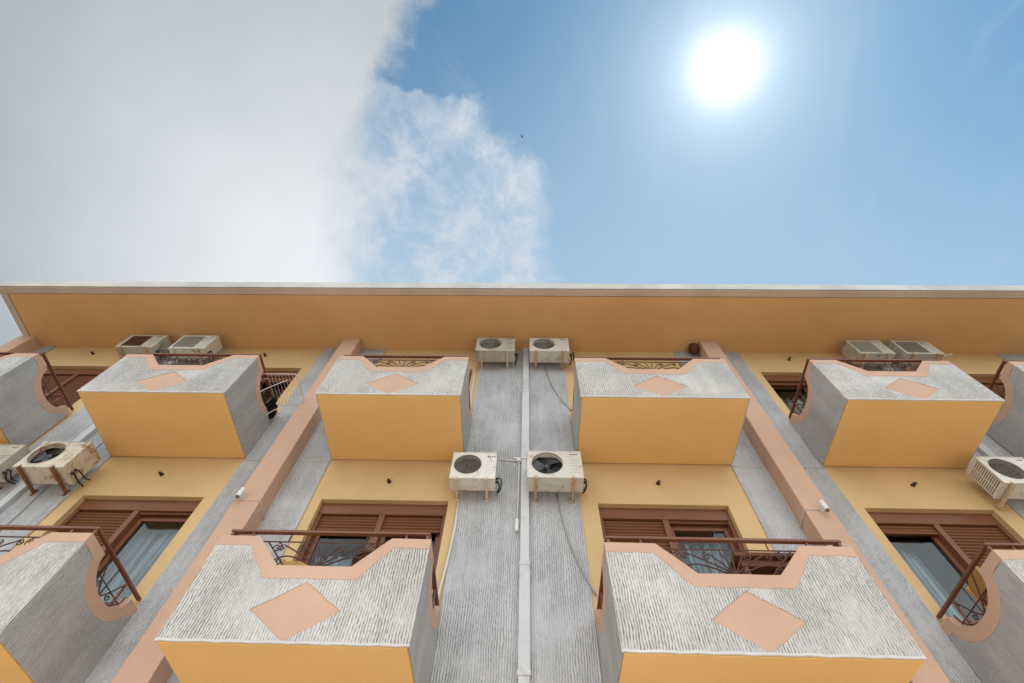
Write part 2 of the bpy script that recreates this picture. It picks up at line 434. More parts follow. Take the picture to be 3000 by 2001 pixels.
def balcony(bay, zb, style):
    x0, x1, _, _ = BAY[bay]
    w = x1 - x0; hw = w / 2; xc = (x0 + x1) / 2
    DP = 1.05; T = 0.10; h = H if zb == LOW else H + 0.018
    loc = (xc, 0, zb)
    bm = NB(); box(bm, -hw + 0.016, hw - 0.016, -DP + 0.0162, -0.0142, 0.0, 0.135)
    bal = put('balcony', bm, 'ochre', B, bev=0.004, loc=loc)
    k = 0.14 * (w - 1.77)                                # the wider balconies have a wider notch
    a, b, dn = 0.565 + k, 0.30 + k * 0.3, 0.275
    a = 0.56 + 0.12 * (w - 1.77); b = 0.30 + 0.06 * (w - 1.77)
    zlo = 0.012
    bt, bb = 0.09, 0.113                                  # band heights
    Tp = [(-hw, h), (-a, h), (-b, h - dn), (b, h - dn), (a, h), (hw, h)]
    Bp = [(-hw, h - bt), (-a - 0.035, h - bt), (-b - 0.065, h - dn - bb), (b + 0.065, h - dn - bb), (a + 0.035, h - bt), (hw, h - bt)]
    rnd = random.Random(hash((round(x0 * 100), round(zb * 100))))
    Bp = jit(Bp, rnd, 0.0035); Tp = jit(Tp, rnd, 0.0018, 0.05)
    # front wall core (smooth, the diamond shows it), ribbed facing with a diamond left open, coping band
    bm = NB()
    prism(bm, jit([(-hw, zlo - .006), (hw, zlo - .006)], rnd, .0025) + jit([(hw, zlo + .012), (-hw, zlo + .012)], rnd, .004), 'y', -DP - 0.002, -DP + 0.012)
    put('edge_bead', bm, 'bead', bal, bev=.002)
    bm = NB()
    prism(bm, [(-hw + 0.012, zlo), (hw - 0.012, zlo)] + [(max(-hw + .012, min(hw - .012, x)), z) for x, z in Bp[::-1]], 'y', -DP + 0.013, -DP + T - 0.002)
    put('parapet', bm, 'stucco_side', bal)
    # side cores
    yc, ia, ib, oa, ob = -0.475, 0.31, 0.215, 0.405, 0.33
    arcB = [(yc - oa * math.cos(t), h - bt * 0 - ob * math.sin(t)) for t in [math.pi * i / 20 for i in range(21)]]
    arcB = [(y + rnd.uniform(-.003, .003), z + rnd.uniform(-.003, .003)) for y, z in arcB if z < h - bt]
    sideB = [(-DP + T - 0.001, h - bt)] + arcB + [(-0.0142, h - bt)]
    for s in (-1, 1):
        bm = NB()
        prism(bm, [(-0.0142, zlo), (-DP + T - 0.001, zlo)] + sideB, 'x', s * (hw - 0.013), s * (hw - T))
        put('side_parapet', bm, 'stucco_side', bal)
    dz, dx, dh = 0.243, 0.335, 0.235
    bm = NB()
    prism_hole(bm, [(-hw, zlo), (hw, zlo)] + Bp[::-1], jit([(-dx, dz), (0, dz + dh), (dx, dz), (0, dz - dh + 0.006), (-dx, dz)], rnd, .0028)[:-1], -DP, -DP + 0.0125)
    put('stucco_facing', bm, 'stucco', bal, bev=0.003)
    bm = NB(); prism(bm, [(-dx - .004, dz), (0, dz + dh + .004), (dx + .004, dz), (0, dz - dh)], 'y', -DP + 0.007, -DP + 0.0129)
    put('diamond_panel', bm, 'pink', bal)
    for s in (-1, 1):
        bm = NB()
        prism(bm, [(-0.0142, zlo), (-DP + 0.0127, zlo), (-DP + 0.0127, h - bt)] + sideB[1:], 'x', s * hw, s * (hw - 0.0127))
        put('side_facing', bm, 'stucco_side', bal, bev=0.003)
    # painted coping: front band over the notch, side bands over the round cut
    bm = NB()
    prism(bm, [(-hw - .0015, h - bt)] + Bp[1:-1] + [(hw + .0015, h - bt), (hw + .0015, h)] + Tp[1:-1][::-1] + [(-hw - .0015, h)], 'y', -DP - 0.003, -DP + T + 0.002)
    put('coping', bm, 'pink', bal, bev=0.006)
    arcI = [(yc - ia * math.cos(t), h - ib * math.sin(t)) for t in [math.pi * i / 24 for i in range(25)]]
    for s in (-1, 1):
        bm = NB()
        prism(bm, [(-DP + T + .0021, h), (-DP + T + .0021, h - bt)] + arcB + [(-0.0143, h - bt), (-0.0143, h)] + arcI[::-1], 'x', s * (hw + .0013), s * (hw - T - 0.002))
        put('coping', bm, 'pink', bal, bev=0.006)
    # hand rail
    bm = NB(); ry = -DP + 0.055; rx = hw - 0.045; zr = h + 0.078
    box(bm, -rx - .02, rx + .02, ry - 0.02, ry + 0.02, zr, zr + 0.023)
    for s in (-1, 1):
        box(bm, s * rx - .02, s * rx + .02, ry + 0.0205, -0.015, zr + .001, zr + 0.022)
        box(bm, s * rx - .0125, s * rx + .0125, ry - .0125, ry + .0125, h - 0.01, zr - .0005)
        box(bm, s * rx - .011, s * rx + .011, -0.30, -0.278, h - 0.01 if False else h - 0.13, zr)
        box(bm, s * (a + .1) - .009, s * (a + .1) + .009, ry - .009, ry + .009, h - 0.01, zr)
    rail = put('handrail', bm, 'rail', bal, bev=0.002)
    # scrollwork in the notch
    bm = NB(); y = -DP + 0.05; R = 0.0062
    zt, zl = h - 0.012, h - dn + 0.03
    tl = b + (a - b) * (dn - 0.03) / dn
    tube(bm, [(-tl - .01, y, zt), (tl + .01, y, zt)], 0.0075, 4)
    tube(bm, [(-b, y, zl), (b, y, zl)], 0.0065, 4)
    for s in (-1, 1):
        tube(bm, [(s * (tl - .035), y, zt), (s * (b - .03), y, zl)], R * 1.15)
        tube(bm, [(s * tl * .62, y, zt), (s * tl * .62, y, zr)], 0.006, 4)
    if style == 'rays':
        c = (0, y, zl + 0.004)
        for ang in (82, 106, 58, 130, 33, 150):
            L = 0.20 / max(0.25, math.sin(rad(ang))); 
            L = min(L, (tl - .06) / max(0.05, abs(math.cos(rad(ang)))) * .86)
            e = (c[0] + L * math.cos(rad(ang)), y, min(zt - .004, c[2] + L * math.sin(rad(ang))))
            sg = 1 if e[0] >= 0 else -1
            m_ = ((c[0] + e[0]) / 2, y, (c[2] + e[2]) / 2 + (0.012 if 20 < ang < 160 else -0.004))
            tube(bm, bez(c, m_, m_, e, 6), R)
            if ang in (58, 130, 33, 150):
                r0 = 0.036 if ang in (58, 130) else 0.03
                tube(bm, spiral(e[0] + sg * r0 * .4, e[2] - r0, r0, 1.35, rad(90), -sg, y), R * .85)
        for s in (-1, 1):
            tube(bm, spiral(s * (b + .035), zl + .045, .04, 1.5, rad(90), -s, y), R * .9)
            tube(bm, spiral(s * (tl - .13), zt - .055, .045, 1.5, rad(90), s, y), R * .9)
            tube(bm, bez((s * (b + .035), y, zl + .085), (s * (b - .08), y, zl + .12), (s * .16, y, zl + .05), (s * .04, y, zl + .01)), R)
    else:                                                 # denser leaf pattern
        for i in range(-6, 7):
            x = i * tl / 6.6
            lim = zt if abs(x) < b else zt
            z0 = zl if abs(x) < b else zl + (abs(x) - b) / max(.01, tl - b) * (zt - zl)
            if zt - z0 < .04: continue
            tube(bm, bez((x * .35, y, zl), (x * .8, y, zl + .02), (x, y, (z0 + zt) / 2), (x + (.03 if x > 0 else -.03), y, zt), 8), R * 1.05)
            rr = min(.04, (zt - z0) * .22)
            tube(bm, spiral(x * .97, zt - rr - .006, rr, 1.3, rad(90), 1 if i % 2 else -1, y, 14), R)
            tube(bm, spiral(x * .7, zl + rr + .01, rr * .9, 1.3, rad(-90), -1 if i % 2 else 1, y, 14), R)
    put('scrollwork', bm, 'iron', bal)
    # ironwork in the round side cuts
    for s in (-1, 1):
        bm = NB()
        x = s * (hw - 0.05)
        arc = [(x, yc - (ia - .02) * math.cos(t), h - (ib - .02) * math.sin(t)) for t in [math.pi * i / 20 for i in range(21)]]
        tube(bm, arc, R * 1.1)
        zz = h - 0.085
        ww = ia * math.sqrt(max(0, 1 - ((h - zz) / ib) ** 2)) - .01
        tube(bm, [(x, yc - ww, zz), (x, yc + ww, zz)], 0.0065, 4)
        for e in (-0.16, 0.0, 0.16):
            tube(bm, bez((x, yc, zz - .1), (x, yc + e * .4, zz - .05), (x, yc + e * .8, zz + .05), (x, yc + e * 1.25, zr), 8), R)
        for e in (-1, 1):
            sp = spiral(0, 0, .035, 1.4, rad(90), e, 0)
            tube(bm, [(x, yc + e * .1 + p[0], zz - .045 + p[2]) for p in sp], R * .9)
        put('side_scrollwork', bm, 'iron', bal)
    return bal

for bay in BAY:
    balcony(bay, UPP, 'leaf' if bay not in ('inner_left', 'inner_right') else 'rays')
for bay in ('outer_left', 'inner_left', 'inner_right', 'outer_right', 'far_left', 'far_right'):
    balcony(bay, LOW, 'rays')

# ------------------------------------------------------------------ balcony doors
def slats(bm, x0, x1, zlo, zhi, y):
    """roller shutter: convex slats"""
    p = 0.042; z = zhi
    while z > zlo:
        z2 = max(zlo, z - p)
        prof = [(y + 0.004, z), (y - 0.006, z - (z - z2) * .25), (y - 0.006, z - (z - z2) * .7), (y + 0.004, z2 + .003), (y + 0.012, z2 + .003), (y + 0.012, z)]
        if z - z2 > .012:
            prism(bm, prof, 'x', x0, x1)
        z = z2

def door(bay, zb, left, right, mull=0.5):
    """left/right: height of the lower edge of the shutter (relative to the eye), None = down to the sill"""
    _, _, x0, x1 = BAY[bay]
    zt, z0 = DOORTOP[zb], zb + 0.15
    loc = ((x0 + x1) / 2, 0, z0)
    ox, oz = loc[0], loc[2]
    a, b, t = x0 - ox, x1 - ox, zt - oz
    bh = 0.158                                            # shutter box
    jw = 0.045
    mx = a + (b - a) * mull
    bm = NB()
    box(bm, a + .001, b - .001, 0.066, 0.235, t - bh, t - .001)
    box(bm, a + .001, a + jw, 0.07, 0.2, 0.0, t - bh - .0005); box(bm, b - jw, b - .001, 0.07, 0.2, 0.0, t - bh - .0005)
    box(bm, mx - .034, mx + .034, 0.07, 0.2, 0.0, t - bh - .0005)
    box(bm, a + jw + .0005, mx - .0345, 0.16, 0.21, 0.0, 0.05); box(bm, mx + .0345, b - jw - .0005, 0.16, 0.21, 0.0, 0.05)
    d = put('balcony_door', bm, 'frame', B, bev=0.003, loc=loc)
    for (p, q, low) in ((a + jw, mx - .034, left), (mx + .034, b - jw, right)):
        bm = NB()
        zlow = 0.004 if low is None else (low + EYE - oz)
        slats(bm, p + .0005, q - .0005, zlow, t - bh - .004, 0.105)
        box(bm, p + .001, q - .001, 0.096, 0.122, zlow - .002 if low is not None else .001, zlow + .028)
        put('shutter', bm, 'shutter', d)
        if low is not None:
            bm = NB()
            st = t - bh - .01; w = .055
            for r in ((p + .002, p + w, .052, st), (q - w, q - .002, .052, st), (p + w + .0005, q - w - .0005, st - w - .02, st), (p + w + .0005, q - w - .0005, .052, .052 + w * 1.5), (p + w + .0005, q - w - .0005, .85, .85 + w)):
                box(bm, r[0], r[1], 0.145, 0.185, r[2], r[3])
            put('sash', bm, 'frame', d, bev=0.003)
            bm = NB(); box(bm, p + w - .005, q - w + .005, 0.163, 0.168, .06, st - .02)
            put('glass_pane', bm, 'glass', d)
    return d

def curtain(x0, x1, z0, z1, label, mat='curtain', y=0.36, seed=1):
    rnd = random.Random(seed)
    n = int((x1 - x0) / 0.012); bm = NB(); rows = 7
    ph = [rnd.uniform(0, 6.28) for _ in range(4)]
    def off(x, r):
        k = 0.6 + 0.4 * r / rows
        return k * (0.058 * math.sin(x * 46 + ph[0] + 1.2 * math.sin(x * 9 + ph[1])) + 0.016 * math.sin(x * 97 + ph[2] + r * .12) + .03 * math.sin(x * 13 + ph[3]))
    g = [[bm.verts.new((x0 + (x1 - x0) * i / n, y + off(x0 + (x1 - x0) * i / n, r), z1 - (z1 - z0) * r / rows)) for i in range(n + 1)] for r in range(rows + 1)]
    for r in range(rows):
        for i in range(n):
            bm.faces.new((g[r][i], g[r][i + 1], g[r + 1][i + 1], g[r + 1][i]))
    o = put('curtain', bm, mat, smooth=True)
    md = o.modifiers.new('thick', 'SOLIDIFY'); md.thickness = 0.002
    return tag(o, label, 'curtain', 'curtains behind the balcony doors')

door('outer_left', LOW, None, 4.09)
door('inner_left', LOW, 3.905, 3.90)
door('inner_right', LOW, None, 4.09)
door('outer_right', LOW, 4.0, None)
door('far_left', LOW, None, None); door('far_right', LOW, None, None)
door('far_left', UPP, None, None)
door('outer_left', UPP, None, 6.93)
door('inner_left', UPP, None, None)
door('inner_right', UPP, None, None)
door('outer_right', UPP, 6.99, None)
door('far_right', UPP, 6.95, None)
cz = LOW + 0.17
curtain(-4.62, -3.86, cz, EYE + 4.10, 'pale blue curtain behind the half-open door below the laundry rack balcony', seed=1)
curtain(-2.40, -1.70, cz, EYE + 3.74, 'short pale curtain in the door behind the wicker stool', seed=2)
curtain(-1.63, -0.92, cz, EYE + 3.74, 'short pale curtain behind the half shutter left of the central grey wall', seed=3)
curtain(1.63, 2.36, cz, EYE + 4.0, 'blue grey curtain in the open door right of the central downpipe', seed=4)
curtain(3.95, 4.40, cz, EYE + 3.95, 'pale blue curtain gathered to one side behind the open right-hand door', seed=5)
curtain(3.95, 4.62, UPP + .17, EYE + 6.98, 'cream striped curtain in the upper door on the right', 'curtain_warm', seed=6)

# ------------------------------------------------------------------ air conditioners
def ac(xc, zb, w, label, grille='round', case='case', arm='arm', h=0.425, yf=-0.355, yb=-0.12, badge='bar', side_vents=False, fanmat='fan', hose=1, meshmat='mesh'):
    t = thing('air_conditioner', (xc, yf, zb), label, 'air conditioner', 'air conditioners on the facade')
    d = yb - yf; a, b = -w / 2, w / 2
    fcx = a + w * 0.365; R = min(h * 0.43, w * .31); fcz = h * 0.52
    # casing: front panel with a real round or square opening, body behind it
    bm = NB(); N = 40
    if grille == 'square':
        hole = [(fcx - R, fcz - R), (fcx + R, fcz - R), (fcx + R, fcz + R), (fcx - R, fcz + R)]
    else:
        hole = [(fcx + R * math.cos(2 * math.pi * i / N), fcz + R * math.sin(2 * math.pi * i / N)) for i in range(N)]
    prism_hole(bm, [(a, 0.0), (b, 0.0), (b, h), (a, h)], hole, 0.0, 0.016)
    for s, x in ((0, a), (1, b)):                          # sides, bottom, top, back
        x_in = x + (.012 if s == 0 else -.012)
        if side_vents and s == 0:
            nz = 12
            for i in range(nz + 1):
                z = 0.03 + (h - .06) * i / nz
                box(bm, x, x_in, 0.0165, d, z - .0075, z + .0075)
            box(bm, x, x_in, 0.0165, .03, 0, h); box(bm, x, x_in, d - .02, d, 0, h); box(bm, x + .001, x_in, d * .52, d * .52 + .012, .02, h - .02)
            box(bm, x, x_in, .031, d - .021, 0.0005, .022); box(bm, x, x_in, .031, d - .021, h - .022, h - .0005)
        else:
            box(bm, x, x_in, 0.0165, d, 0.0005, h - .0005)
    box(bm, a + .0125, b - .0125, 0.0165, d - .001, 0.0, .012); box(bm, a + .0125, b - .0125, 0.0165, d - .001, h - .012, h)
    box(bm, a - .006, b + .006, -0.004, d, h + .0005, h + .012)            # lid with a lip
    box(bm, a + .013, b - .013, d - .012, d - .002, .013, h - .013)
    # dropped base pan edge, drain boss
    box(bm, a - .003, b + .003, -.003, 0.012, -0.012, -.0005)
    lathe(bm, [(.018, -.03), (.018, -.001)], (a + w * .5, d * .62, 0), 'z', 10)
    # moulded rim round the opening
    if grille != 'square':
        for i in range(N):
            a0, a1 = 2 * math.pi * i / N, 2 * math.pi * (i + 1) / N
            ri, ro = R, R + .016
            q = [(ri, a0, 0.002), (ro, a0, 0.002), (ro, a1, 0.002), (ri, a1, 0.002)]
            v0 = [bm.verts.new((fcx + r * math.cos(t_), -.009 if r < ro else -.0005, fcz + r * math.sin(t_))) for r, t_, _ in q]
            bm.faces.new(v0)
            v1 = [bm.verts.new((fcx + ri * math.cos(t_), yy, fcz + ri * math.sin(t_))) for t_, yy in ((a0, -.009), (a1, -.009), (a1, .05), (a0, .05))]
            bm.faces.new(v1)
    # panel seam and louvre lines on the service panel
    for i in range(5):
        z = h * .18 + i * h * .12
        box(bm, b - w * .24, b - w * .03, -.0035, -.0004, z, z + .008)
    put('casing', bm, case, t, bev=0.003)
    bm = NB(); box(bm, a + .02, b - w * .25, 0.085, d - .014, .014, h - .014)
    if side_vents: box(bm, a + .015, a + .0195, .02, d - .016, .016, h - .016)  # black plate stands in for the shade behind the vent slots
    put('cavity', bm, 'cavity', t)
    # fan
    bm = NB(); fy = 0.055
    lathe(bm, [(.012, .022), (R * .2, .016), (R * .24, -.02), (R * .2, -.024)], (fcx, fy, fcz), 'y', 18)
    for k in range(3):
        th = k * 2 * math.pi / 3 + .6
        prev = None
        for j in range(9):
            u = j / 8
            row = []
            for r in (R * .2, R * .55, R * .93):
                sp = .95 + .25 * (r / R)
                ang = th + u * sp - .25 * (r / R)
                row.append(bm.verts.new((fcx + r * math.cos(ang), fy - .018 + .034 * u, fcz + r * math.sin(ang))))
            if prev:
                for q in range(2): bm.faces.new((prev[q], prev[q + 1], row[q + 1], row[q]))
            prev = row
    fan = put('fan', bm, fanmat, t, smooth=True)
    # grille
    if grille in ('round', 'square'):
        bm = NB(); y = -.002
        n = 15
        for i in range(-n, n + 1):
            o = i * R / (n + .5)
            c = math.sqrt(max(0, R * R - o * o)) if grille == 'round' else R
            if grille == 'round' or i % 2 == 0:
                tube(bm, [(fcx + o, y, fcz - c), (fcx + o, y, fcz + c)], .0022, 4)
            if grille == 'square' or i % 3 == 0:
                tube(bm, [(fcx - c, y + .004, fcz + o), (fcx + c, y + .004, fcz + o)], .0022 if grille == 'round' else .0042, 4)
        if grille == 'round':
            for rr in (.25, .5, .75, .97):
                tube(bm, [(fcx + R * rr * math.cos(q * math.pi / 16), y - .003, fcz + R * rr * math.sin(q * math.pi / 16)) for q in range(33)], .0025, 4)
        put('fan_grille', bm, meshmat, t)
    elif grille == 'rings':
        bm = NB(); y = -.004
        for k in range(1, 12):
            rr = k / 11.3
            tube(bm, [(fcx + R * rr * math.cos(q * math.pi / 18), y, fcz + R * rr * math.sin(q * math.pi / 18)) for q in range(37)], .0024, 4)
        for k in range(10):
            an = k * math.pi / 5
            tube(bm, [(fcx + R * .1 * math.cos(an), y, fcz + R * .1 * math.sin(an)), (fcx + R * math.cos(an), y, fcz + R * math.sin(an))], .0028, 4)
        put('fan_grille', bm, meshmat, t)
    # badge: small dark print on the service panel
    bm = NB(); bx = b - w * .21
    if badge == 'bar':
        box(bm, bx, bx + w * .14, -.002, -.0003, h * .885, h * .905)
    else:
        for i, (ww, k) in enumerate(((.020, 0), (.020, 1), (.012, 0), (.020, 2))):
            x = bx + i * .027
            if k == 0: prism(bm, [(x, h * .83), (x + ww, h * .83), (x + ww, h * .89), (x, h * .89)], 'y', -.002, -.0003)
            elif k == 1: prism(bm, [(x, h * .83), (x + ww, h * .83), (x + ww * .5, h * .89)], 'y', -.002, -.0003)
            else: prism(bm, [(x, h * .83), (x + ww, h * .83), (x + ww * .7, h * .89), (x, h * .89)], 'y', -.002, -.0003)
    put('badge', bm, 'badge', t)
    # brackets: arm under the unit, upright on the wall
    for s in (-1, 1):
        x = s * w * .33 - .01; bm = NB()
        box(bm, x - .015, x + .015, -.02, -yf - .02, -.045, -.016)
        box(bm, x - .018, x + .018, -yf - .022, -yf - .0145, -.075, .02)
        box(bm, x - .011, x + .011, -.012, .008, -.0155, .012)
        put('bracket', bm, arm, t, bev=.002)
    # pipes at the service end
    if hose:
        bm = NB(); x = b + .012
        lathe(bm, [(.014, 0), (.014, .03)], (b - .002, d * .5, h * .22), 'x', 8)
        lathe(bm, [(.018, 0), (.018, .035)], (b - .002, d * .5, h * .10), 'x', 8)
        rn = random.Random(int(xc * 1000)); q1, q2, q3 = rn.uniform(.0, .05), rn.uniform(-.1, .06), rn.uniform(-.05, .12)
        tube(bm, bez((b + .03, d * .5, h * .22), (b + .05 + q1, d * .5, h * .2 + q3), (b + .03 + q1, d * .9, q2), (b + .02, -yf - .03, h * .3 + q2), 12), .008, 6)
        tube(bm, bez((b + .03, d * .5, h * .10), (b + .045 + q1 * .5, d * .55, h * .05), (b + .03, d * .8, q2 - .03), (b + .01, -yf - .03, h * .18), 12), .0105, 6)
        put('refrigerant_pipes', bm, 'black', t, smooth=True)
    return t

L1, U1 = EYE + 4.33, EYE + 7.27
ac(-0.612, L1, 0.535, 'white air conditioner with a round mesh grille, left of the central downpipe, lower row', 'round', 'case_clean', 'arm', h=.42, yf=-.325, badge='marks')
ac(0.355, L1, 0.655, 'large white air conditioner with open black fan, right of the central downpipe', 'open', 'case', 'arm_rust', h=.432)
ac(-0.515, U1, 0.66, 'cream air conditioner under the eaves, just left of the central downpipe', 'rings', 'case_dirty', 'arm', h=.43, yf=-.35, meshmat='mesh_grey')
ac(0.40, U1, 0.665, 'cream air conditioner under the eaves with loose black hose, right of the central downpipe', 'rings', 'case', 'arm_rust', h=.43, yf=-.352, meshmat='mesh_grey')
ac(-5.735, EYE + 4.315, 0.61, 'rust-streaked air conditioner with exposed black fan beside the left ochre strip', 'open', 'case_rust', 'rust', h=.43, yf=-.415, yb=-.13)
ac(-6.62, EYE + 4.345, 0.62, 'dirty white air conditioner cut off by the left edge of the photo', 'open', 'case_dirty', 'rust', h=.40, yf=-.355)
ac(-6.70, U1 + .01, 0.655, 'air conditioner with a rusted brown square grille under the left eaves', 'square', 'case_dirty', 'arm_rust', h=.41, yf=-.36, meshmat='mesh_rust')
ac(-5.765, U1 - .02, 0.63, 'air conditioner with a grey square grille beside the rusted one', 'square', 'case', 'arm', h=.44, yf=-.36, meshmat='mesh_grey')
ac(5.765, U1 - .01, 0.57, 'grey-grilled air conditioner under the right eaves, nearer the right pilaster', 'square', 'case_dirty', 'arm', h=.42, yf=-.36, hose=0, meshmat='mesh_grey')
ac(6.535, U1 - .01, 0.60, 'dark-grilled air conditioner under the right eaves, farther from the right pilaster', 'square', 'case_dirty', 'arm_rust', h=.42, yf=-.36, hose=0, meshmat='mesh')
ac(5.66, L1, 0.545, 'air conditioner with black side vents beside the far right grey wall', 'round', 'case_clean', 'arm', h=.41, yf=-.375, side_vents=True)

# ------------------------------------------------------------------ lamps and cables
def lampholder(x, z, label):
    bm = NB()
    lathe(bm, [(.026, -.001), (.026, .008), (.016, .012)], (x, 0, z), 'y', 14)
    tube(bm, [(x, -.010, z), (x, -.024, z), (x, -.03, z - .003), (x, -.06, z - .02)], [.010, .011, .019, .016], 12)
    return tag(put('lampholder', bm, 'socket', smooth=True), label, 'lampholder', 'bare lampholders above the doors')
lampholder(-1.68, EYE + 4.57, 'brown lampholder on the ochre wall above the door with two half shutters')
lampholder(1.64, EYE + 4.61, 'brown lampholder above the door right of the central downpipe')
lampholder(4.73, EYE + 4.645, 'brown lampholder on the ochre wall right of the right pilaster, lower row')
lampholder(-4.60, EYE + 4.635, 'brown lampholder on the ochre wall left of the left pilaster, lower row')
lampholder(-7.83, EYE + 7.635, 'brown lampholder under the eaves at the far left end')
lampholder(-4.66, EYE + 7.62, 'brown lampholder under the eaves just left of the left pilaster')
lampholder(4.585, EYE + 7.63, 'brown lampholder under the eaves just right of the right pilaster')

def spot(x, z, tilt, label):
    t = thing('wall_spotlight', (x, -.242, z), label, 'spotlight', 'white spotlights on the pink pilasters')
    bm = NB(); box(bm, -.02, .02, -.02, -.0005, -.03, .03); tube(bm, [(0, -.018, 0), (0, -.05, 0)], .008, 8)
    put('mount', bm, 'lamp', t)
    bm = NB()
    d = Vector((tilt, -.15, -1)).normalized(); c = Vector((0, -.07, 0))
    tube(bm, [c - d * .072, c - d * .064, c + d * .06, c + d * .072], [.021, .028, .03, .03], 16)
    put('housing', bm, 'lamp', t, smooth=False)
    bm = NB(); tube(bm, [c + d * .0721, c + d * .078], [.025, .023], 16)
    put('lens', bm, 'mesh', t)
spot(-3.205, EYE + 4.055, 0.05, 'white cylinder spotlight on the left pink pilaster')
spot(3.245, EYE + 4.0, -0.05, 'white cylinder spotlight on the right pink pilaster')

def cable(name, pts, r, mat, label, cat='cable', group=None):
    bm = NB(); tube(bm, pts, r, 6)
    return tag(put(name, bm, mat, smooth=True), label, cat, group)
zc = EYE + 4.915
for s, xf0, xf1, xin, xj, lab in ((-1, -3.275, -2.975, -2.965, -2.56, 'left'), (1, 3.36, 3.06, 3.05, 2.66, 'right')):
    z1 = EYE + 4.0
    cable('cable', [(xf0 + .002 * s, -.02, z1 + .01), (xf0 + .006 * s, -.248, z1 + .008), (xf1 - .006 * s, -.248, z1 + .004), (xf1 - .008 * s, -.12, z1 - .02), (xin, -.022, z1 - .06),
                   (xin, -.022, z1 + .3), (xin + .003, -.022, z1 + .6), (xin, -.022, zc - .04), (xin - s * .03, -.022, zc), ((xin + xj) / 2, -.022, zc + .004), (xj, -.022, zc)], .0055, 'conduit',
          'thin white cable wrapped round the %s pink pilaster below its spotlight' % lab, group='lamp cables on the pilasters')
    cable('cable', [(xf0 + s * .01, -.022, zc + .003), (xf0 + s * .2, -.022, zc), (xf0 + s * .44, -.022, zc + .002)], .0055, 'conduit',
          'short white cable along the grey wall outside the %s pilaster' % lab, group='lamp cables on the pilasters')
cable('conduit', [(-.34, -.022, EYE + 4.975), (-.2, -.022, EYE + 4.965), (-.10, -.03, EYE + 4.95), (-.074, -.03, EYE + 4.90), (-.075, -.03, EYE + 4.4), (-.083, -.03, EYE + 3.97)], .011, 'conduit', 'white conduit running beside the central downpipe', 'conduit')
bm = NB(); tube(bm, [(-.085, -.035, EYE + 3.99), (-.085, -.035, EYE + 3.98), (-.086, -.035, EYE + 3.83), (-.086, -.035, EYE + 3.82)], [.012, .024, .024, .012], 12)
tag(put('junction_box', bm, 'lamp'), 'small white capsule box at the end of the conduit', 'junction box')
bm = NB(); box(bm, -.10, -.045, -.06, -.0145, EYE + 4.93, EYE + 4.985); tube(bm, [(-.14, -.035, EYE + 5.01), (-.05, -.04, EYE + 4.93)], .016, 8)
tag(put('pipe_elbow', bm, 'lamp', bev=.004), 'white pipe elbow meeting the central downpipe between two air conditioners', 'pipe elbow')
cable('cable', bez((.33, -.02, EYE + 7.28), (.40, -.024, EYE + 6.75), (.50, -.024, EYE + 6.33), (.70, -.02, EYE + 6.06), 14), .009, 'cable_grey', 'grey cable slanting down from the upper right-hand central air conditioner')
cable('cable', bez((.385, -.02, EYE + 4.4), (.42, -.024, EYE + 3.9), (.50, -.024, EYE + 3.5), (.70, -.02, EYE + 3.09), 14), .009, 'cable_grey', 'grey cable slanting down the grey wall from the large open-fan air conditioner')
cable('pipe', [(-.78, -.02, EYE + 4.33), (-.772, -.022, EYE + 3.9), (-.79, -.022, EYE + 3.5), (-.825, -.022, EYE + 3.1), (-.83, -.022, EYE + 2.6)], .016, 'conduit', 'cream drain pipe along the edge of the lower ochre strip', 'pipe')
cable('pipe', [(-.84, -.02, EYE + 7.26), (-.845, -.022, EYE + 6.9), (-.85, -.022, EYE + 6.4), (-.80, -.022, EYE + 6.05)], .014, 'conduit', 'cream drain pipe below the upper left central air conditioner', 'pipe')
cable('cable', [(-5.80, -.02, EYE + 5.2), (-5.82, -.02, EYE + 4.8), (-5.86, -.02, EYE + 4.4), (-5.83, -.02, EYE + 3.9), (-5.85, -.02, EYE + 2.5)], .009, 'cable_grey', 'dark cable running down the left grey wall beside the rusty air conditioner')
cable('cable', bez((.80, -.25, EYE + 7.42), (.84, -.2, EYE + 7.36), (.79, -.12, EYE + 7.3), (.86, -.1, EYE + 7.15), 12), .015, 'black', 'black insulated hose hanging from the upper right central air conditioner')
cable('pipe', [(5.98, -.05, EYE + 4.31), (6.05, -.05, EYE + 4.15), (6.2, -.04, EYE + 3.85), (6.24, -.04, EYE + 3.3)], .014, 'conduit', 'white drain pipe below the far right air conditioner', 'pipe')
cable('bracket_rod', [(6.93, -.01, EYE + 7.62), (7.05, -.12, EYE + 7.59), (7.22, -.2, EYE + 7.53)], .012, 'conduit', 'thin metal rod sticking out of the wall under the right eaves', 'rod')

# mud nest tucked beside the right pilaster under the eaves
bm = NB()
bmesh.ops.create_icosphere(bm, subdivisions=3, radius=.10)
rn = random.Random(3)
for v in bm.verts:
    v.co *= 1 + rn.uniform(-.09, .09); v.co.z *= 1.15; v.co.x *= .8
    v.co += Vector((2.955, -.13, SOFFIT - .11))
    v.co.z = min(v.co.z, SOFFIT - .001); v.co.x = min(v.co.x, 3.059)
tag(put('bird_nest', bm, 'nest', smooth=True), 'brown mud nest in the corner of the right pilaster and the eaves', 'nest')

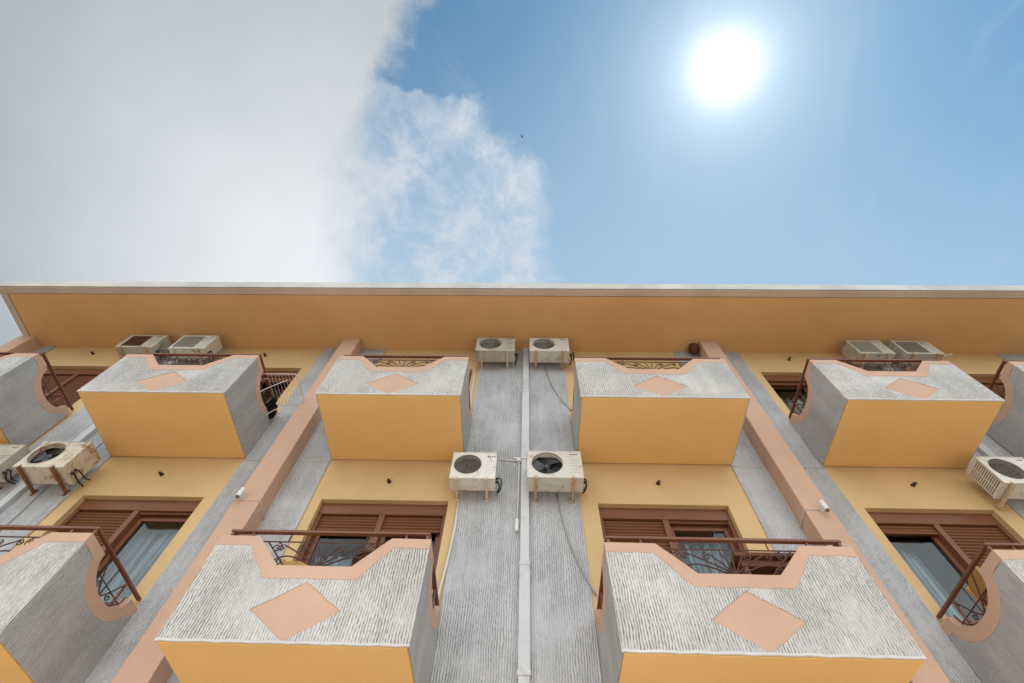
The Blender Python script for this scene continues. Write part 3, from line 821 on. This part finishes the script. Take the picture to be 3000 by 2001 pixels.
# ------------------------------------------------------------------ things standing on the balconies
def chair(x, y, z, rz, mat, label):
    t = thing('wooden_chair', (x, y, z), label, 'chair', 'chairs on the balconies'); t.rotation_euler = (0, 0, rz)
    bm = NB(); box(bm, -.2, .2, -.2, .2, .43, .455); put('seat', bm, mat, t, bev=.006)
    for sx in (-1, 1):
        bm = NB(); tube(bm, [(sx * .18, -.18, 0), (sx * .18, -.17, .43)], .016, 8); put('leg', bm, mat, t)
        bm = NB(); tube(bm, [(sx * .18, .2, 0), (sx * .18, .18, .45), (sx * .175, .25, 1.03)], .017, 8); put('leg', bm, mat, t)
    bm = NB()
    prism(bm, [(-.17, .86)] + [(-.17 + .34 * i / 10, 1.0 + .06 * math.sin(math.pi * i / 10)) for i in range(11)] + [(.17, .86)], 'y', .222, .245)
    for i in range(5): box(bm, -.13 + i * .06, -.11 + i * .06, .205, .22, .47, .9)
    put('backrest', bm, mat, t, bev=.004)
fl = LOW + .136
chair(-2.02, -.52, fl, 0.5, 'wood_gold', 'yellow pine chair behind the scrollwork left of the central wall')
t = thing('wooden_table', (2.10, -.66, fl), 'dark wooden table behind the railing right of the central downpipe', 'table')
bm = NB(); box(bm, -.34, .34, -.25, .25, .765, .80); box(bm, -.29, .29, -.20, .20, .70, .7645); put('tabletop', bm, 'wood', t, bev=.005)
for sx in (-1, 1):
    for sy in (-1, 1):
        bm = NB(); box(bm, sx * .26 - .022, sx * .26 + .022, sy * .17 - .022, sy * .17 + .022, 0, .6995); put('leg', bm, 'wood', t)
chair(4.35, -.42, fl, 1.3, 'wood_gold', 'yellow pine chair on the lower right balcony beside the curtained door')
# wicker planter on a stand
t = thing('wicker_stool', (-1.36, -.55, fl), 'brown woven wicker stool beside the pine chair', 'stool')
bm = NB()
for i in range(26):
    z = .30 + i * .022; r = .17 + .02 * math.sin(i * .5)
    tube(bm, [(r * math.cos(q * math.pi / 10), r * math.sin(q * math.pi / 10), z + .006 * (-1) ** q) for q in range(21)], .012, 5)
put('basket', bm, 'wicker', t)
for k in range(4):
    bm = NB(); an = math.pi / 4 + k * math.pi / 2
    tube(bm, [(.16 * math.cos(an), .16 * math.sin(an), 0), (.15 * math.cos(an), .15 * math.sin(an), .32)], .015, 8); put('leg', bm, 'wicker', t)
bm = NB(); lathe(bm, [(.19, .86), (.2, .87), (.19, .885)], (0, 0, 0), 'z', 20); put('top', bm, 'wood', t)
# laundry rack hooked over the side rail of the upper left balcony
rx, rz = -3.68, UPP + H + .06
t = thing('laundry_rack', (rx, -.42, rz), 'white wire laundry rack hooked over the side rail of the upper left balcony', 'laundry rack')
bm = NB()
fr = [(.0, -.30, .03), (.0, .26, .03)]
loop = [(-.05, -.29, .02), (.42, -.29, .02), (.45, -.26, .02), (.45, .22, .02), (.42, .25, .02), (-.05, .25, .02)]
tube(bm, loop, .007, 8)
put('frame', bm, 'wire', t)
bm = NB()
for i in range(9): tube(bm, [(.02 + i * .05, -.29, .022), (.02 + i * .05, .25, .022)], .003, 5)
put('wires', bm, 'wire', t)
for yy in (-.2, .18):
    bm = NB(); tube(bm, bez((.0, yy, .02), (-.06, yy, .05), (-.1, yy, .03), (-.09, yy, -.06), 10), .006, 6)
    tube(bm, bez((.3, yy, .01), (.2, yy, -.1), (.06, yy, -.22), (.035, yy, -.32), 8), .006, 6); put('hook', bm, 'wire', t)
# dark laundry over the rack
def laundry(y0, y1, x0, x1, ztop, drop, label, seed, mat='laundry'):
    rnd = random.Random(seed); bm = NB(); n, r = 14, 8
    g = []
    for j in range(r + 1):
        row = []
        for i in range(n + 1):
            u = i / n; y = y0 + (y1 - y0) * u
            row.append(bm.verts.new((x0 + (x1 - x0) * j / r + .018 * math.sin(u * 17 + seed + j * .3), y + .01 * rnd.uniform(-1, 1), ztop - drop * (j / r) ** .9 - .012 * math.sin(u * 9 + seed))))
        g.append(row)
    for j in range(r):
        for i in range(n): bm.faces.new((g[j][i], g[j][i + 1], g[j + 1][i + 1], g[j + 1][i]))
    o = put('laundry', bm, mat, smooth=True); md = o.modifiers.new('thick', 'SOLIDIFY'); md.thickness = .006
    return tag(o, label, 'laundry', 'black laundry on the rack')
laundry(-.36, -.14, rx + .05, rx + .02, rz - .02, .20, 'black garment draped inside the laundry rack at the cut-out of the parapet', 1)
laundry(-.17, -.09, rx + .04, rx + .02, rz - .10, .13, 'bundled black garment at the lower end of the laundry rack by the wall', 5)

# a bird far up in the blue
t = NB()
for sgn in (-1, 1):
    rows = []
    for i in range(7):
        u = i / 6; x = sgn * (.05 + .55 * u); z = .10 * math.sin(u * 2.4); c = .13 * (1 - u * .75)
        rows.append((t.verts.new((x, .05 - c - .05 * u * u, z)), t.verts.new((x, .05 + c * .5 - .1 * u * u, z + .012)), t.verts.new((x, .02 - .08 * u * u, z - .02))))
    for i in range(6):
        for k in range(3): t.faces.new((rows[i][k], rows[i][(k + 1) % 3], rows[i + 1][(k + 1) % 3], rows[i + 1][k]))
tube(t, [(0, .30, .02), (0, .24, .02), (0, .12, .01), (0, -.05, 0), (0, -.2, 0), (0, -.34, .005)], [.015, .04, .05, .065, .04, .05], 8)
bird = put('bird', t, 'bird', smooth=True, loc=(-0.00989 * 62, 0.11165 * 62 - 4.5, 0.9937 * 62 + EYE)); bird.rotation_euler = (0.2, 0.3, 0.8); bird.scale = (.55, .55, .55)
tag(bird, 'tiny dark bird flying high in the blue beside the cloud', 'bird')

# ------------------------------------------------------------------ camera
cam = bpy.data.cameras.new('camera'); co = bpy.data.objects.new('camera', cam); C.objects.link(co)
cam.sensor_fit = 'HORIZONTAL'; cam.sensor_width = 36.0; cam.lens = 17.603
cam.clip_start = 0.05; cam.clip_end = 3000
R_ = Vector((0.99960, 0.006672, 0.027608)); U_ = Vector((-0.007392, -0.877406, 0.479692)); F_ = Vector((-0.027424, 0.479702, 0.877003))
co.matrix_world = Matrix(((R_.x, U_.x, -F_.x, 0), (R_.y, U_.y, -F_.y, -4.5), (R_.z, U_.z, -F_.z, EYE), (0, 0, 0, 1)))
SC.camera = co

# ------------------------------------------------------------------ sun and sky
SUN = Vector((0.3234, 0.001, 0.9462)).normalized()
sl = bpy.data.lights.new('sun', 'SUN'); sl.energy = 4.0; sl.angle = rad(0.53); sl.color = (1.0, 0.94, 0.86)
so = bpy.data.objects.new('sun', sl); C.objects.link(so); so.location = (20, 0, 40)
so.rotation_euler = SUN.to_track_quat('Z', 'Y').to_euler()

w = bpy.data.worlds.new('World'); SC.world = w; w.use_nodes = True
nt = w.node_tree; nt.nodes.clear()
out = nd(nt, 'ShaderNodeOutputWorld'); bg = nd(nt, 'ShaderNodeBackground')
nt.links.new(bg.outputs[0], out.inputs[0])
sky = nd(nt, 'ShaderNodeTexSky', sky_type='NISHITA', sun_disc=False)
sky.sun_elevation = math.asin(SUN.z); sky.sun_rotation = math.atan2(SUN.x, SUN.y)
sky.air_density = 1.0; sky.dust_density = 0.15; sky.ozone_density = 1.4
tc = nd(nt, 'ShaderNodeTexCoord'); D = tc.outputs['Generated']
sx = nd(nt, 'ShaderNodeSeparateXYZ'); nt.links.new(D, sx.inputs[0])
zz = math_n(nt, 'MAXIMUM', sx.outputs[2], 0.06)
u = math_n(nt, 'DIVIDE', sx.outputs[0], zz); v = math_n(nt, 'DIVIDE', sx.outputs[1], zz)
cb = nd(nt, 'ShaderNodeCombineXYZ'); nt.links.new(u, cb.inputs[0]); nt.links.new(v, cb.inputs[1])
UV = cb.outputs[0]
vw = math_n(nt, 'ADD', v, math_n(nt, 'ADD', math_n(nt, 'MULTIPLY', math_n(nt, 'SUBTRACT', noise(nt, UV, 9.0, 8, 0.6), 0.5), 0.11), math_n(nt, 'MULTIPLY', math_n(nt, 'SUBTRACT', noise(nt, scaled(nt, UV, (31.0, 23.0, 1.0)), 1.0, 6, 0.65), 0.5), 0.05)))
def curve(pts):
    """boundary u as a function of v, piecewise"""
    r = nd(nt, 'ShaderNodeValToRGB'); cr = r.color_ramp; cr.interpolation = 'CARDINAL'
    while len(cr.elements) < len(pts): cr.elements.new(0.5)
    for e, (vv, uu) in zip(cr.elements, pts):
        e.position = vv + 0.5; g = uu + 0.7; e.color = (g, g, g, 1)
    nt.links.new(math_n(nt, 'ADD', vw, 0.5), r.inputs[0])
    sp_ = nd(nt, 'ShaderNodeSeparateColor'); nt.links.new(r.outputs[0], sp_.inputs[0])
    return math_n(nt, 'SUBTRACT', sp_.outputs[0], 0.7)
uA = curve([(-0.5, 0.2), (-0.16, -0.08), (-0.10, -0.165), (-0.05, -0.205), (0.0, -0.24), (0.05, -0.29), (0.142, -0.325), (0.24, -0.36), (0.45, -0.40)])
uB = curve([(-0.5, -0.4), (0.0, -0.36), (0.035, -0.24), (0.055, -0.11), (0.106, -0.045), (0.155, 0.015), (0.238, 0.055), (0.307, 0.045), (0.45, 0.06)])
nb = noise(nt, UV, 7.0, 9, 0.62, 0.4); nf = noise(nt, UV, 26.0, 8, 0.68, 0.8); nl = noise(nt, UV, 2.2, 5, 0.55)
def cen(x, k): return math_n(nt, 'MULTIPLY', math_n(nt, 'SUBTRACT', x, 0.5), k)
eA = math_n(nt, 'ADD', math_n(nt, 'SUBTRACT', uA, u), math_n(nt, 'ADD', cen(nb, 0.13), cen(nf, 0.05)))
soft = sstep(nt, v, 0.03, 0.2)                               # the edge melts into the wisps lower down
mA = mixc(nt, soft, sstep(nt, eA, -0.035, 0.05), sstep(nt, eA, -0.11, 0.09))
eB = math_n(nt, 'ADD', math_n(nt, 'SUBTRACT', uB, u), math_n(nt, 'ADD', cen(nb, 0.20), cen(nf, 0.07)))
inB = math_n(nt, 'MULTIPLY', sstep(nt, eB, -0.03, 0.07), sstep(nt, math_n(nt, 'ADD', vw, cen(nb, 0.22)), -0.015, 0.15))
wn = noise(nt, UV, 9.0, 12, 0.68, 0.25)
rim = math_n(nt, 'SUBTRACT', 1.0, sstep(nt, eB, 0.03, 0.15))
dens = math_n(nt, 'ADD', math_n(nt, 'MULTIPLY', sstep(nt, wn, 0.36, 0.64), 0.58), math_n(nt, 'ADD', 0.27, math_n(nt, 'MULTIPLY', rim, 0.3)))
mB = math_n(nt, 'MULTIPLY', inB, dens)
# faint veils in the blue
veil = math_n(nt, 'MULTIPLY', sstep(nt, noise(nt, scaled(nt, UV, (5.0, 2.2, 1.0)), 1.0, 7, 0.6, 1.6), 0.5, 0.78), 0.17)
# brightness of the big cloud: bright towards the wall, darker to the left and top
du = math_n(nt, 'MULTIPLY', math_n(nt, 'ADD', u, 0.42), 0.72); dv = math_n(nt, 'MULTIPLY', math_n(nt, 'SUBTRACT', v, 0.42), 0.9)
rr = math_n(nt, 'SQRT', math_n(nt, 'ADD', math_n(nt, 'MULTIPLY', du, du), math_n(nt, 'MULTIPLY', dv, dv)))
br = sstep(nt, math_n(nt, 'ADD', rr, cen(nl, 0.22)), -0.02, 0.72)
cA = mixc(nt, br, (0.96, 1.0, 1.04), (0.425, 0.48, 0.525))
cB = mixc(nt, sstep(nt, wn, 0.4, 0.7), (0.60, 0.71, 0.82), (0.74, 0.80, 0.87))
# aureole of the sun
dt = nd(nt, 'ShaderNodeVectorMath', operation='DOT_PRODUCT'); nt.links.new(D, dt.inputs[0]); dt.inputs[1].default_value = SUN
th = math_n(nt, 'ARCCOSINE', math_n(nt, 'MINIMUM', dt.outputs['Value'], 0.999999))     # radians from the sun
core = math_n(nt, 'MULTIPLY', math_n(nt, 'EXPONENT', math_n(nt, 'MULTIPLY', math_n(nt, 'POWER', math_n(nt, 'DIVIDE', th, rad(2.3)), 2.0), -1.0)), 0.36)
halo = math_n(nt, 'MULTIPLY', math_n(nt, 'EXPONENT', math_n(nt, 'DIVIDE', th, -rad(5.5))), 0.16)
mid = math_n(nt, 'MULTIPLY', math_n(nt, 'EXPONENT', math_n(nt, 'DIVIDE', th, -rad(2.7))), 0.40)
wide = math_n(nt, 'MULTIPLY', math_n(nt, 'EXPONENT', math_n(nt, 'DIVIDE', th, -rad(20.0))), 0.06)
def addc(a, b):
    n = nd(nt, 'ShaderNodeVectorMath', operation='ADD'); nt.links.new(a, n.inputs[0]); nt.links.new(b, n.inputs[1]); return n.outputs[0]
def mulc(a, b):
    n = nd(nt, 'ShaderNodeVectorMath', operation='MULTIPLY'); nt.links.new(a, n.inputs[0])
    if isinstance(b, tuple): n.inputs[1].default_value = b
    else: nt.links.new(b, n.inputs[1])
    return n.outputs[0]
SKYK = 0.05; FILL_HAZE = 1.0
blue = mulc(sky.outputs[0], (SKYK * 0.79, SKYK * 1.33, SKYK * 1.30))
CLK = 0.45
low = math_n(nt, 'MULTIPLY', sstep(nt, v, -0.15, 0.45), 0.78)
blue = mixc(nt, low, blue, (0.20, 0.305, 0.405))
col = mixc(nt, veil, blue, (0.62 * CLK, 0.72 * CLK, 0.82 * CLK))
col = mixc(nt, mB, col, mulc(cB, (CLK,) * 3))
col = mixc(nt, mA, col, mulc(cA, (CLK,) * 3))
glow = mulc(mixc(nt, 0.0, (1.0, 0.90, 0.85), (1, 1, 1)), (1, 1, 1))
g1 = nd(nt, 'ShaderNodeVectorMath', operation='SCALE'); nt.links.new(glow, g1.inputs[0])
nt.links.new(math_n(nt, 'ADD', core, math_n(nt, 'ADD', math_n(nt, 'ADD', halo, mid), wide)), g1.inputs['Scale'])
# bright haze added to the unseen sky behind the viewer, to light the facade
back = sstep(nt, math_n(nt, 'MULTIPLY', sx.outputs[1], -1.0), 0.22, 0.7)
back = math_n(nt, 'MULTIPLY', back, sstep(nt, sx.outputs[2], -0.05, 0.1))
hz = mixc(nt, cen(nl, 1.0), (FILL_HAZE * 0.97, FILL_HAZE, FILL_HAZE * 1.03), (FILL_HAZE * 1.1, FILL_HAZE * 1.1, FILL_HAZE * 1.1))
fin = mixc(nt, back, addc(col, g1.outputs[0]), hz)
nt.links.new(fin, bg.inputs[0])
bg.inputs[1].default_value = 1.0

vs = SC.view_settings
vs.view_transform = 'Standard'; vs.look = 'None'; vs.gamma = 1.0; vs.use_curve_mapping = False; vs.exposure = 1.0
SC.cycles.max_bounces = 8; SC.cycles.diffuse_bounces = 5; SC.cycles.use_denoising = True
